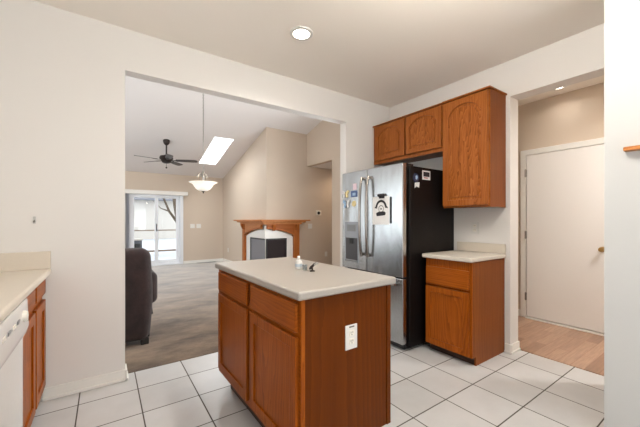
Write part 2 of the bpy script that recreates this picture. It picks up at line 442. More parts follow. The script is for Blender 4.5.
# hall beyond the right opening
struct('wall_hall', B().box(4.44, 4.56, -.6, 2.72, 0, H), M['tan_hall'])
struct('wall_hall_north', B().box(3.27, 4.44, 2.6, 2.72, 0, H), M['tan_hall'])
struct('wall_hall_south', B().box(3.27, 4.44, -.6, -.48, 0, H), M['tan_hall'])
# baseboards: board plus quarter-round shoe
def baseboard(name, x0, x1, y0, y1, nx, ny):
    b = B(); t = .014
    b.box(min(x0, x0 + nx * t, x1) if nx else x0, max(x0, x0 + nx * t, x1) if nx else x1, min(y0, y0 + ny * t) if ny else y0, max(y0, y0 + ny * t) if ny else y1, .001, .085)
    t = .024
    b.box(min(x0, x0 + nx * t) if nx else x0, max(x0, x0 + nx * t) if nx else x1, min(y0, y0 + ny * t) if ny else y0, max(y0, y0 + ny * t) if ny else y1, .001, .022)
    return struct(name, b, M['white_trim'], bevel=.003)
baseboard('baseboard_back', -.352, .13, 2.845, 2.845, 0, -1)
baseboard('baseboard_jamb', .13, .13, 2.822, 2.955, 1, 0)
baseboard('baseboard_right', 3.11, 3.11, 1.332, 1.40, -1, 0)
baseboard('baseboard_right_end', 3.087, 3.27, 1.355, 1.355, 0, -1)
baseboard('baseboard_far', 1.84, 2.961, YF, YF, 0, -1)
baseboard('baseboard_far_left', -3.0, .44, YF, YF, 0, -1)
baseboard('baseboard_chimney', 2.961, 2.961, 7.6, YF, -1, 0)
baseboard('baseboard_chimney_front', 3.75, 5.6, 6.343, 6.343, 0, -1)
baseboard('baseboard_living_right', 4.022, 4.022, 2.955, 5.325, -1, 0)
baseboard('baseboard_hall', 4.44, 4.44, 1.80, 2.6, -1, 0)
baseboard('baseboard_hall_back', 3.27, 3.27, 1.36, 2.6, 1, 0)

# windows of the setting, unseen except the skylight
def window(name, outer, plane, depth, f, bars):
    a, b_, c, d = outer; w = .05
    holes = []; xs = [a] + bars + [b_]
    for i in range(len(xs) - 1):
        holes.append(rect(xs[i] + w * (1 if i == 0 else .5), xs[i + 1] - w * (1 if i == len(xs) - 2 else .5), c + w, d - w))
    fr = struct(name, B().prism(rect(a, b_, c, d), holes, plane, plane + depth, f), M['vinyl'], bevel=.004)
    obj('glass_pane', B().prism(rect(a + w * .8, b_ - w * .8, c + w * .8, d - w * .8), [], plane + depth * .45, plane + depth * .55, f), M['glass'], fr)
    return fr
window('window_1', (.001, 1.099, 1.101, 1.999), -1.03, .06, YZ, [.55])
window('window_2', (-.549, 2.049, .601, 2.299), -1.9, .06, XZ, [.3, 1.2])
window('added_window_3', (3.601, 8.899, .301, 2.499), -3.08, .06, YZ, [5.4, 7.2])  # assumed window out of view, added for living room light
window('added_window_5', (-2.799, -1.301, .601, 2.399), 2.86, .06, XZ, [-2.05])  # unseen opening added for the dining side light
window('added_window_6', (3.151, 4.549, .751, 2.449), 4.04, .06, YZ, [3.85])  # unseen opening added for the light along the fireplace front
sk = struct('window_4', B().prism(rect(2.031, 2.489, 7.091, 8.559), [rect(2.045, 2.475, 7.105, 8.545)], .01, .06, VA), M['white_trim'])
obj('glass_pane', B().prism(rect(2.04, 2.48, 7.10, 8.55), [], .03, .036, VA), M['glass'], sk)

# patio sliding door
pd = struct('door_1', B().prism(rect(.46, 1.832, .005, 2.02), [rect(.535, 1.755, .04, 1.945)], YF - .016, YF - .001, XZ)
            .prism(rect(.518, 1.771, .021, 1.959), [rect(.55, 1.742, .055, 1.93)], YF, YF + .11, XZ), M['vinyl'], bevel=.003)
for nm, a, b_, y in (('sliding_panel', .55, 1.2, YF + .015), ('fixed_panel', 1.12, 1.742, YF + .06)):
    p = obj(nm, B().prism(rect(a, b_, .056, 1.929), [rect(a + .085, b_ - .085, .15, 1.85)], y, y + .04, XZ), M['vinyl'], pd, bevel=.004)
    obj('glass_pane', B().box(a + .08, b_ - .08, y + .016, y + .024, .145, 1.855), M['glass'], p)
obj('pull_handle', B().box(1.145, 1.17, YF - .012, YF + .014, .95, 1.15, .006), M['unit_grey'], pd)

# hall door
dr = struct('door_2', B().box(4.398, 4.428, .93, 1.725, .032, 2.062), M['door'], bevel=.003)
kb = obj('knob', B().lathe((4.398, .995, .93), [(.001, -.062), (.022, -.06), (.027, -.045), (.022, -.03), (.01, -.025), (.01, -.006), (.028, -.005), (.028, 0)], 24, 'X'), M['brass'], dr, smooth=True)
for z in (.28, 1.06, 1.84):
    h = B().box(4.386, 4.398, 1.722, 1.742, z - .045, z + .045); h.cyl((4.386, 1.732, z - .05), (4.386, 1.732, z + .05), .007)
    obj('hinge', h, M['nickel'], dr)
struct('trim_1', B().prism([(.86, .007), (.922, .007), (.922, 2.07), (1.733, 2.07), (1.733, .007), (1.80, .007), (1.80, 2.137), (.86, 2.137)], [], 4.405, 4.4395, YZ), M['white_trim'], bevel=.006)
struct('trim_2', B().box(4.37, 4.4395, .923, 1.732, .006, .02), M['white_trim'], bevel=.003)

# ------------------------------------------------------------------ cabinets
def arch_loop(a, b, c, d, rise, n=14):
    """rectangle a..b x c..d whose top edge is a shallow cathedral arch"""
    pts = [(a, c), (b, c), (b, d - rise)]
    sh = .03 * (b - a)
    for i in range(n + 1):
        t = i / n; u = (b - sh) + (a + sh - (b - sh)) * t
        pts.append((u, d - rise + rise * math.sqrt(max(0, 1 - (2 * t - 1) ** 2)) ** 1.3))
    pts.append((a, d - rise)); return pts
def panel_door(name, parent, a, b, c, d, x, sgn, arch=0, fw=.055, mat_frame='oak_z', mat_panel='oak_z', swap=False, th=.02):
    """framed door in a plane X = x (front face), body on the sgn side"""
    f = YZ if not swap else XZ
    inner = arch_loop(a + fw, b - fw, c + fw, d - fw, arch) if arch else rect(a + fw, b - fw, c + fw, d - fw)
    fr = obj(name, B().prism(rect(a, b, c, d), [inner], x, x + sgn * th, f), M[mat_frame], parent, bevel=.004)
    g = .006
    if arch:
        pin = arch_loop(a + fw + .0, b - fw - .0, c + fw, d - fw, arch)
        pb = B().prism(pin, [], x + sgn * .011, x + sgn * .0165, f)
        raised = arch_loop(a + fw + .028, b - fw - .028, c + fw + .028, d - fw - .026, arch * .92)
        pb.prism(raised, [], x + sgn * .003, x + sgn * .0112, f)
        obj('raised_panel', pb, M[mat_panel], fr, bevel=.005, bseg=2)
    else:
        obj('inset_panel', B().prism(inner, [], x + sgn * .010, x + sgn * .0165, f), M[mat_panel], fr)
    return fr
def drawer(parent, a, b, c, d, x, sgn, mat='oak_y', th=.02):
    return obj('drawer_front', B().box(min(x, x + sgn * th), max(x, x + sgn * th), a, b, c, d), M[mat], parent, bevel=.007, bseg=2)

# island
isl = thing('island_cabinet', 'oak island cabinet with two drawers and two doors in the middle of the tile floor', 'cabinet', (.99, 1.73, 0))
obj('carcass', B().box(.712, 1.267, 1.185, 2.29, .13, .889), M['oak_end'], isl)
ff = B().prism(rect(1.172, 2.305, .13, .889), [rect(1.23, 1.69, .18, .70), rect(1.73, 2.25, .18, .70), rect(1.23, 1.69, .75, .86), rect(1.73, 2.25, .75, .86)], .695, .713, YZ)
obj('face_frame', ff, M['oak_y'], isl, bevel=.002)
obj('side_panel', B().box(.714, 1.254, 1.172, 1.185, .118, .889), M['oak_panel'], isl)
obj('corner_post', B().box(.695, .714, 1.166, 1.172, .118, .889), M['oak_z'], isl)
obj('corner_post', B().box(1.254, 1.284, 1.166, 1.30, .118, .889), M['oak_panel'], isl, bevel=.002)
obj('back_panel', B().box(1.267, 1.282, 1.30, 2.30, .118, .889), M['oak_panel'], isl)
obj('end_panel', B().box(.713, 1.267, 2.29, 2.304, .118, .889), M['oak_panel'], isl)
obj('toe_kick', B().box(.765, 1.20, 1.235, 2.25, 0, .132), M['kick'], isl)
drawer(isl, 1.742, 2.262, .738, .872, .675, 1); drawer(isl, 1.186, 1.696, .738, .872, .675, 1)
panel_door('door', isl, 1.742, 2.262, .17, .716, .675, 1); panel_door('door', isl, 1.186, 1.696, .17, .716, .675, 1)
wt = obj('island_worktop', B().box(.668, 1.310, 1.146, 2.318, .8895, .930), M['lam'], bevel=.012, bseg=3)
def island_turn(o):
    p = Matrix.Translation((1.002, 1.746, 0)) @ Matrix.Rotation(.02, 4, 'Z') @ Matrix.Translation((-.99, -1.73, 0))
    o.location = p @ o.location; o.rotation_euler.z = .02
island_turn(isl); island_turn(wt)
tag(wt, 'white speckled laminate worktop covering the kitchen island', 'worktop')

# cabinet right of the fridge
bc = thing('base_cabinet', 'oak base cabinet with one drawer and one door beside the fridge', 'cabinet', (2.82, 1.64, 0))
obj('carcass', B().box(2.552, 3.108, 1.42, 1.862, .075, .889), M['oak_end'], bc)
obj('face_frame', B().prism(rect(1.405, 1.862, .075, .889), [rect(1.45, 1.83, .11, .60), rect(1.45, 1.83, .66, .79)], 2.541, 2.553, YZ), M['oak_z'], bc, bevel=.002)
obj('side_panel', B().prism([(2.600, 0), (3.108, 0), (3.108, .889), (2.552, .889), (2.552, .075), (2.600, .075)], [], 1.405, 1.42, XZ), M['oak_end'], bc)
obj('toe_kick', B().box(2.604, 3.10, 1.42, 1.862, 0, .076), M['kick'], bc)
drawer(bc, 1.425, 1.848, .648, .812, 2.514, 1, th=.0265)
panel_door('door', bc, 1.425, 1.848, .085, .628, 2.514, 1, th=.0265)
w2 = thing('worktop', 'short white laminate worktop with backsplash beside the fridge', 'worktop', (2.8, 1.64, .889))
obj('counter_slab', B().box(2.495, 3.109, 1.388, 1.878, .8895, .928), M['lam_side'], w2, bevel=.010, bseg=3)
obj('backsplash', B().box(3.088, 3.109, 1.392, 1.878, .928, 1.018), M['lam_warm'], w2, bevel=.003)

# wall cabinets
uc = thing('fridge_top_cabinet', 'oak wall cabinet with two short arched doors above the fridge', 'cabinet', (2.95, 2.35, 1.955))
obj('carcass', B().box(2.822, 3.108, 1.858, 2.842, 1.958, 2.418), M['oak_end'], uc)
obj('face_frame', B().prism(rect(1.858, 2.842, 1.946, 2.42), [rect(1.90, 2.30, 2.0, 2.39), rect(2.36, 2.76, 2.0, 2.39)], 2.816, 2.823, YZ), M['oak_up'], uc, bevel=.002)
for a, b_ in ((2.336, 2.79), (1.868, 2.314)):
    panel_door('door', uc, a, b_, 1.985, 2.408, 2.785, 1, arch=.075, fw=.05, th=.030, mat_panel='oak_flame', mat_frame='oak_up')
obj('top_cap', B().box(2.790, 3.108, 1.858, 2.843, 2.4205, 2.434), M['oak_up'], uc, bevel=.003)
tc_ = thing('wall_cabinet', 'tall oak wall cabinet with one arched door above the short worktop', 'cabinet', (2.95, 1.62, 1.366))
obj('carcass', B().box(2.822, 3.108, 1.408, 1.856, 1.372, 2.418), M['oak_end'], tc_)
obj('face_frame', B().prism(rect(1.394, 1.856, 1.366, 2.42), [rect(1.44, 1.80, 1.41, 2.38)], 2.816, 2.823, YZ), M['oak_up'], tc_, bevel=.002)
obj('side_panel', B().box(2.823, 3.108, 1.394, 1.408, 1.366, 2.42), M['oak_end'], tc_)
panel_door('door', tc_, 1.404, 1.846, 1.384, 2.408, 2.785, 1, arch=.10, fw=.056, th=.030, mat_panel='oak_flame', mat_frame='oak_up')
obj('top_cap', B().box(2.786, 3.108, 1.380, 1.856, 2.4205, 2.436), M['oak_up'], tc_, bevel=.003)

# left run: cabinet, dishwasher, worktop
lc = thing('base_cabinet', 'narrow oak cabinet with two doors and two drawers between the dishwasher and the back wall', 'cabinet', (-.62, 2.46, 0))
obj('carcass', B().box(-.928, -.372, 2.078, 2.84, .10, .868), M['oak_end'], lc)
obj('face_frame', B().prism(rect(2.078, 2.842, .10, .868), [rect(2.12, 2.44, .13, .68), rect(2.52, 2.80, .13, .68), rect(2.12, 2.44, .75, .83), rect(2.52, 2.80, .75, .83)], -.373, -.354, YZ), M['oak_z'], lc, bevel=.002)
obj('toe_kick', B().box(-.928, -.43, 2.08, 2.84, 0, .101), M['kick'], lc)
for a, b_ in ((2.092, 2.452), (2.492, 2.832)):
    drawer(lc, a, b_, .742, .852, -.334, -1)
    panel_door('door', lc, a, b_, .108, .702, -.334, -1, fw=.06)
dw = thing('dishwasher', 'white dishwasher with control panel under the left worktop', 'dishwasher', (-.62, 1.77, 0))
obj('tub', B().box(-.925, -.36, 1.472, 2.068, .10, .864), M['grey_plastic'], dw)
dd = obj('door', B().box(-.360, -.328, 1.470, 2.070, .125, .682), M['appliance'], dw, bevel=.006)
cp = obj('control_panel', B().prism([(-.360, .690), (-.318, .690), (-.306, .730), (-.312, .862), (-.360, .866)], [], 1.470, 2.070, lambda u, v, t: Vector((u, t, v))), M['appliance'], dw, bevel=.004)
for i, y in enumerate((1.62, 1.70, 1.78, 1.86)):
    obj('button', B().box(-.3125, -.306, y - .022, y + .022, .792, .808, .002), M['grey_plastic' if i % 2 else 'ivory'], cp)
obj('dial', B().lathe((-.312, 1.96, .80), [(.026, -.002), (.026, .008), (.020, .018), (.001, .019)], 24, 'X'), M['ivory'], cp, smooth=True)
obj('toe_panel', B().box(-.41, -.395, 1.472, 2.068, .005, .12), M['black'], dw)
w3 = thing('worktop', 'beige laminate worktop with backsplash over the dishwasher at the left edge', 'worktop', (-.62, 1.9, .87))
obj('counter_slab', B().box(-.929, -.305, .7, 2.844, .8695, .910), M['lam_warm'], w3, bevel=.014, bseg=4)
obj('backsplash', B().box(-.929, -.308, 2.824, 2.844, .910, 1.030), M['lam_warm'], w3, bevel=.003)
lc2 = thing('base_cabinet', 'oak cabinet on the near side of the dishwasher, out past the left edge', 'cabinet', (-.62, 1.08, 0))
obj('carcass', B().box(-.928, -.372, .71, 1.464, .10, .868), M['oak_end'], lc2)
obj('face_frame', B().prism(rect(.71, 1.464, .10, .868), [rect(.76, 1.42, .13, .68), rect(.76, 1.42, .75, .83)], -.373, -.354, YZ), M['oak_z'], lc2, bevel=.002)
obj('toe_kick', B().box(-.928, -.43, .715, 1.46, 0, .101), M['kick'], lc2)
drawer(lc2, .73, 1.45, .732, .852, -.334, -1); panel_door('door', lc2, .73, 1.45, .108, .702, -.334, -1, fw=.06)

# ------------------------------------------------------------------ fridge
FR = thing('refrigerator', 'stainless french-door fridge with black side standing in the corner', 'refrigerator', (2.7, 2.39, 0))
obj('body', B().box(2.372, 3.106, 1.918, 2.838, .03, 1.765), M['fridge_side'], FR, bevel=.008)
obj('plinth_grille', B().box(2.345, 2.372, 1.96, 2.83, .01, .06), M['black'], FR)
for y in (1.99, 2.79): obj('foot', B().cyl((2.42, y, 0), (2.42, y, .03), .02), M['black'], FR)
for y in (1.985, 2.80): obj('hinge_cover', B().box(2.33, 2.47, y - .035, y + .035, 1.766, 1.792, .006), M['black'], FR)
def door_slab(name, y0, y1, z0, z1):
    return obj(name, B().box(2.296, 2.357, y0, y1, z0, z1), M['steel'], FR, bevel=.010, bseg=3)
def bow(y, z0, z1, n=16):
    return [(2.270 - .035 * math.sin(math.pi * i / n) ** .6, y, z0 + (z1 - z0) * i / n) for i in range(n + 1)]
dl = door_slab('left_door', 2.428, 2.842, .70, 1.79)
drr = door_slab('right_door', 1.940, 2.422, .70, 1.79)
fz = door_slab('freezer_drawer', 1.940, 2.842, .065, .69)
for d, y in ((dl, 2.475), (drr, 2.372)):
    h = B(); pts = bow(y, .86, 1.71); h.tube(pts, .0145, 12)
    h.box(2.268, 2.297, y - .013, y + .013, 1.675, 1.705, .004); h.box(2.268, 2.297, y - .013, y + .013, .865, .895, .004)
    obj('handle', h, M['steel_h'], d, smooth=True)
h = B().tube([(2.255, 2.0, .63), (2.236, 2.15, .63), (2.230, 2.39, .63), (2.236, 2.63, .63), (2.255, 2.79, .63)], .0135, 12)
h.box(2.25, 2.297, 1.995, 2.025, .618, .642, .004); h.box(2.25, 2.297, 2.765, 2.795, .618, .642, .004)
obj('handle', h, M['steel_h'], fz, smooth=True)
dp = obj('dispenser', B().prism(rect(2.555, 2.790, .775, 1.225), [rect(2.572, 2.773, .80, 1.045)], 2.2935, 2.297, YZ), M['disp_panel'], dl, bevel=.002)
obj('recess', B().box(2.2955, 2.2968, 2.572, 2.773, .80, 1.045), M['dark_recess'], dp)
obj('display', B().box(2.2925, 2.2938, 2.60, 2.745, 1.12, 1.195), M['grey_plastic'], dp)
obj('nozzle', B().box(2.285, 2.2965, 2.64, 2.70, .98, 1.045, .004), M['black'], dp)
obj('drip_tray', B().box(2.278, 2.2965, 2.575, 2.77, .78, .80, .003), M['grey_plastic'], dp)

# things stuck on the fridge (front face X = 2.296, side face Y = 1.918)
FX = 2.2958
nt = thing('paper_note', 'white paper with a black line drawing on the right fridge door', 'paper', (FX, 2.22, 1.19))
obj('sheet', B().box(FX - .0014, FX - .0002, 2.105, 2.335, 1.20, 1.485), M['paper'], nt)
q = B()
def arc(cy, cz, r0, r1, a0, a1, n=18):
    pts = [(cy + r1 * math.cos(math.radians(a0 + (a1 - a0) * i / n)), cz + r1 * math.sin(math.radians(a0 + (a1 - a0) * i / n))) for i in range(n + 1)]
    pts += [(cy + r0 * math.cos(math.radians(a1 + (a0 - a1) * i / n)), cz + r0 * math.sin(math.radians(a1 + (a0 - a1) * i / n))) for i in range(n + 1)]
    q.prism(pts, [], FX - .002, FX - .0013, YZ)
arc(2.215, 1.375, .052, .076, 5, 175); arc(2.143, 1.368, 0.0, .018, 0, 360); arc(2.287, 1.368, 0.0, .018, 0, 360)
arc(2.215, 1.36, .030, .036, 0, 360); arc(2.215, 1.36, 0, .010, 0, 360)
q.prism([(2.16, 1.295), (2.275, 1.285), (2.285, 1.315), (2.255, 1.33), (2.175, 1.335), (2.15, 1.32)], [], FX - .002, FX - .0013, YZ)
obj('drawing', q, M['ink'], nt)
cl = thing('magnet_clip', 'black knobbly magnet clip holding the drawing on the fridge door', 'magnet', (FX, 2.2, 1.46))
b = B().box(FX - .012, FX - .0022, 2.165, 2.235, 1.465, 1.485, .003)
for y in (2.172, 2.2, 2.228): b.ball((FX - .019, y, 1.497), .016)
obj('clip_body', b, M['ink'], cl, smooth=True)
tag(obj('magnet_strip', B().box(FX - .008, FX - .0002, 2.078, 2.092, 1.215, 1.475, .002), M['fridge_side']), 'thin dark upright magnet strip right of the drawing on the fridge', 'magnet')
tag(obj('magnet', B().box(FX - .004, FX - .0002, 2.585, 2.645, 1.585, 1.655, .001), M['pink']), 'pale pink square magnet high on the left fridge door', 'magnet')
bm_ = thing('magnet', 'dark blue rectangular photo magnet below the pink one on the fridge', 'magnet', (FX, 2.62, 1.51))
obj('card', B().box(FX - .004, FX - .0002, 2.575, 2.68, 1.505, 1.575, .001), M['blue'], bm_)
obj('picture', B().box(FX - .005, FX - .0039, 2.60, 2.65, 1.52, 1.552), M['paleblue'], bm_)
tag(obj('magnet', B().lathe((FX - .0002, 2.63, 1.43), [(.001, -.008), (.03, -.007), (.034, -.002), (.034, 0)], 24, 'X'), M['yellow'], smooth=True), 'cream yellow round magnet just above the water dispenser', 'magnet')
def butterfly(cy, cz, s, mats, label):
    t = thing('butterfly_magnet', label, 'magnet', (FX, cy, cz - s * .7))
    for k, m in ((1, mats[0]), (-1, mats[1])):
        w = [(cy + k * .004, cz - s * .1), (cy + k * s * .35, cz - s * .75), (cy + k * s * .75, cz - s * .55), (cy + k * s * .55, cz - s * .05),
             (cy + k * s, cz + s * .35), (cy + k * s * .85, cz + s * .8), (cy + k * s * .4, cz + s * .6), (cy + k * .004, cz + s * .15)]
        obj('wing', B().prism(w, [], FX - .010, FX - .0060, YZ), M[m], t)
    obj('insect_body', B().tube([(FX - .007, cy, cz - s * .5), (FX - .007, cy, cz), (FX - .007, cy, cz + s * .45)], [.004, .0068, .004]), M['ink'], t)
butterfly(2.775, 1.545, .058, ('paper', 'yellow'), 'white and cream butterfly magnet at the far left of the fridge')
butterfly(2.755, 1.432, .062, ('paleblue', 'paper'), 'pale blue butterfly magnet below the white one on the fridge')
SY = 1.9178
rm = thing('magnet', 'round navy badge magnet with a white tag on the black fridge side', 'magnet', (2.478, SY, 1.54))
obj('badge', B().lathe((2.463, SY - .0002, 1.655), [(.001, -.007), (.040, -.006), (.044, 0)], 28, 'Y'), M['navy'], rm, smooth=True)
obj('emblem', B().prism([(2.446, 1.668), (2.468, 1.680), (2.480, 1.66), (2.468, 1.636), (2.448, 1.64)], [], SY - .0085, SY - .007, XZ), M['paleblue'], rm)
obj('tag_card', B().prism([(2.440, 1.605), (2.513, 1.615), (2.506, 1.560), (2.468, 1.572), (2.440, 1.552)], [], SY - .003, SY - .0004, XZ), M['paper'], rm)
pm = thing('magnet', 'small framed photo magnet near the top of the black fridge side', 'magnet', (2.618, SY, 1.64))
obj('card', B().box(2.556, 2.680, SY - .004, SY - .0002, 1.645, 1.735, .001), M['paper'], pm)
obj('picture', B().box(2.570, 2.668, SY - .005, SY - .0039, 1.675, 1.722), M['ink'], pm)
obj('caption_bar', B().box(2.578, 2.638, SY - .0055, SY - .0049, 1.658, 1.668), M['red'], pm)

# ------------------------------------------------------------------ small electrical things
def plate_Y(name, label, x, y, z, kind='outlet', w=.078, h=.122, gang=1, sgn=-1, group=None, scale=1):
    """plate on a wall facing -Y at y"""
    t = thing(name, label, 'outlet' if kind == 'outlet' else 'light switch', (x, y, z - h / 2), group)
    pl = obj('cover_plate', B().box(x - w / 2, x + w / 2, y - .007, y - .0004, z - h / 2, z + h / 2), M['ivory' if kind == 'outlet' and False else 'white'], t, bevel=.003)
    if kind == 'outlet':
        for dz in (.021, -.021):
            r = obj('receptacle', B().box(x - .017, x + .017, y - .0095, y - .0068, z + dz - .014, z + dz + .014, .001), M['ivory'], t)
            s = B()
            for dx in (-.006, .006): s.box(x + dx - .0016, x + dx + .0016, y - .0101, y - .0094, z + dz - .002, z + dz + .008)
            s.cyl((x, y - .0101, z + dz - .008), (x, y - .0094, z + dz - .008), .0028, seg=10)
            obj('slot', s, M['slot'], r)
    else:
        for k in range(gang):
            xx = x + (k - (gang - 1) / 2) * .046
            obj('toggle', B().box(xx - .006, xx + .006, y - .016, y - .0068, z - .012, z + .012, .001), M['ivory'], t)
    return t
ot = plate_Y('wall_outlet', 'white double outlet on the side panel of the island', 0.992, 1.172, .660); 
obj('test_button', B().box(.976, 1.008, 1.1622, 1.1655, .709, .715), M['slot'], ot); island_turn(ot)
plate_Y('wall_outlet', 'small outlet low on the tan passage wall right of the fireplace', 4.60, 6.343, .39)
plate_Y('light_switch', 'light switch plate on tan wall between mantel and passage', 4.117, 6.343, 1.10, 'switch', .12, .12, 2)
plate_Y('light_switch', 'left of the two light switch plates beside the patio door', 2.08, YF, 1.077, 'switch', .125, .12, 2)
plate_Y('light_switch', 'right of the two light switch plates beside the patio door', 2.25, YF, 1.077, 'switch', .125, .12, 2)
th_ = thing('thermostat', 'round thermostat with dark centre on the tan passage wall', 'thermostat', (4.37, 6.343, 1.36))
obj('base_plate', B().box(4.29, 4.45, 6.330, 6.3425, 1.365, 1.485), M['ivory'], th_, bevel=.01)
obj('dial', B().lathe((4.37, 6.331, 1.425), [(.001, -.02), (.034, -.018), (.04, 0)], 24, 'Y'), M['ink'], th_, smooth=True)
def plate_X(label, name, x, y, z, w=.078, h=.122):
    t = thing(name, label, 'outlet', (x, y, z - h / 2))
    obj('cover_plate', B().box(x - .007, x - .0004, y - w / 2, y + w / 2, z - h / 2, z + h / 2), M['white'], t, bevel=.003)
    for dz in (.021, -.021):
        r = obj('receptacle', B().box(x - .0095, x - .0068, y - .017, y + .017, z + dz - .014, z + dz + .014, .001), M['ivory'], t)
        s = B()
        for dy in (-.006, .006): s.box(x - .0101, x - .0094, y + dy - .0016, y + dy + .0016, z + dz - .002, z + dz + .008)
        obj('slot', s, M['slot'], r)
plate_X('white outlet on the cream wall above the short worktop', 'wall_outlet', 3.11, 1.69, 1.165)
plate_X('small outlet low on the tan wall between patio door and fireplace', 'wall_outlet', 2.961, 8.95, .375)

# ------------------------------------------------------------------ ceiling lamps
def downlight(x, y, z, label, watts, color=(1, .965, .92)):
    t = thing('recessed_light', label, 'ceiling light', (x, y, z - .012))
    obj('trim_ring', B().lathe((x, y, z), [(.066, -.0115), (.090, -.010), (.093, -.0005), (.066, -.0005)], 36, closed=True), M['white'], t, smooth=True)
    obj('lens', B().lathe((x, y, z), [(.001, -.0095), (.0655, -.008), (.0655, -.001)], 36), M['lamp'], t, smooth=True)
    l = bpy.data.lights.new('recessed_lamp', 'AREA'); l.shape = 'DISK'; l.size = .12; l.energy = watts; l.color = color; l.spread = math.radians(150)
    o = bpy.data.objects.new('recessed_lamp', l); C.objects.link(o); o.location = (0, 0, -.004); o.parent = t
downlight(1.289, 2.111, H, 'lit round recessed light in the kitchen ceiling above the island', 9)
downlight(3.75, .1, H, 'added unseen recessed light brightening the hall, behind the pantry wall', 30)  # added out of view to brighten the hall door and wall
downlight(4.95, 5.8, 2.55, 'added unseen recessed light warming the passage right of the fireplace', 5, (1, .78, .56))  # added out of view to warm the passage wall
downlight(4.144, 1.312, H, 'lit recessed light in the hall ceiling in front of the white door', 1.5)
downlight(.2, .7, H, 'added unseen fill light recessed in the kitchen ceiling overhead', LAMP_W)  # assumed downlight out of view, serving as fill
downlight(.9, -1.0, H, 'added unseen fill light recessed in the kitchen ceiling near the rear windows', LAMP_W)  # second assumed downlight out of view, also fill

gl_ = thing('added_globe_light', 'added unseen white globe lamp overhead, brightening the upper kitchen walls', 'ceiling light', (1.3, .6, 2.40))  # added lamp out of view, main light on the upper walls
obj('ceiling_plate', B().lathe((1.3, .6, H), [(.001, -.03), (.07, -.03), (.085, -.012), (.085, -.0005), (.001, -.0005)], 30), M['nickel'], gl_, smooth=True)
obj('stem', B().cyl((1.3, .6, 2.66), (1.3, .6, 2.712), .02), M['nickel'], gl_, smooth=True)
obj('globe', B().ball((1.3, .6, 2.53), .135, (1, 1, 1), 32, 20), M['globe'], gl_, smooth='all')
# pendant
px, py = 1.347, 5.337; zc = vz(py)
pn = thing('pendant_lamp', 'white glass bowl pendant lamp hanging on a long chain in the living room', 'pendant lamp', (px, py, 1.69))
obj('canopy', B().lathe((px, py, zc), [(.001, -.055), (.02, -.05), (.055, -.03), (.065, .018), (.001, .02)], 28), M['nickel'], pn, smooth=True)
ch = B(); z = 2.09; k = 0
while z < zc - .06:
    ch.torus((px, py, z), .009, .0026, Matrix.Rotation(math.pi / 2 * (k % 2), 3, 'Z'), 12, 6, 1.9); z += .027; k += 1
obj('chain', ch, M['nickel'], pn, smooth='all')
obj('hub', B().lathe((px, py, 0), [(.001, 2.075), (.010, 2.07), (.018, 2.04), (.012, 2.0), (.022, 1.97), (.012, 1.93), (.010, 1.76), (.001, 1.755)], 24), M['nickel'], pn, smooth=True)
for i in range(3):
    a = math.radians(35 + 120 * i); c_, s_ = math.cos(a), math.sin(a)
    pts = []
    for j in range(15):
        t = j / 14; rr = .012 + .085 * math.sin(math.pi * t * .78) ; zz = 1.965 + .075 * math.sin(t * 2.2 * math.pi) * (1 - t) + .02 * t
        pts.append((px + rr * c_, py + rr * s_, zz))
    obj('scroll', B().tube(pts, .0065, 8), M['nickel'], pn, smooth='all')
    obj('rod', B().tube([(px + .05 * c_, py + .05 * s_, 1.985), (px + .06 * c_, py + .06 * s_, 1.86), (px + .085 * c_, py + .085 * s_, 1.79)], .0045, 8), M['nickel'], pn, smooth='all')
prof = [(.040, 1.728), (.075, 1.738), (.115, 1.765), (.140, 1.80), (.160, 1.835), (.190, 1.858), (.225, 1.872), (.227, 1.877), (.188, 1.866), (.154, 1.842), (.133, 1.806), (.108, 1.773), (.072, 1.747), (.040, 1.737)]
obj('glass_bowl', B().lathe((px, py, 0), prof, 44, closed=True), M['bowl'], pn, smooth='all')
obj('finial', B().lathe((px, py, 0), [(.001, 1.69), (.009, 1.695), (.012, 1.706), (.006, 1.716), (.02, 1.722), (.038, 1.727), (.042, 1.738), (.001, 1.742)], 24), M['bronze'], pn, smooth=True)
l = bpy.data.lights.new('pendant_bulb', 'POINT'); l.energy = 5; l.shadow_soft_size = .06; l.color = (1, .9, .75)
o = bpy.data.objects.new('pendant_bulb', l); C.objects.link(o); o.parent = pn; o.location = (0, 0, .17)

# ceiling fan
fx, fy = 1.12, 7.56; fz_ = vz(fy)
fan = thing('ceiling_fan', 'dark bronze five-blade ceiling fan hanging from the vaulted ceiling', 'ceiling fan', (fx, fy, 2.39))
obj('canopy', B().lathe((fx, fy, fz_), [(.001, -.10), (.03, -.098), (.055, -.07), (.068, -.03), (.070, .02), (.001, .022)], 28), M['bronze'], fan, smooth=True)
obj('downrod', B().cyl((fx, fy, 2.68), (fx, fy, fz_ - .09), .016), M['bronze'], fan, smooth=True)
obj('motor_housing', B().lathe((fx, fy, 0), [(.001, 2.70), (.03, 2.695), (.06, 2.675), (.125, 2.66), (.14, 2.63), (.14, 2.60), (.11, 2.575), (.10, 2.55), (.085, 2.52), (.05, 2.505), (.001, 2.50)], 36), M['bronze'], fan, smooth=True)
obj('pull_chain', B().cyl((fx, fy, 2.41), (fx, fy, 2.505), .003).lathe((fx, fy, 0), [(.001, 2.39), (.016, 2.396), (.018, 2.412), (.008, 2.425), (.001, 2.428)], 14), M['bronze'], fan, smooth=True)
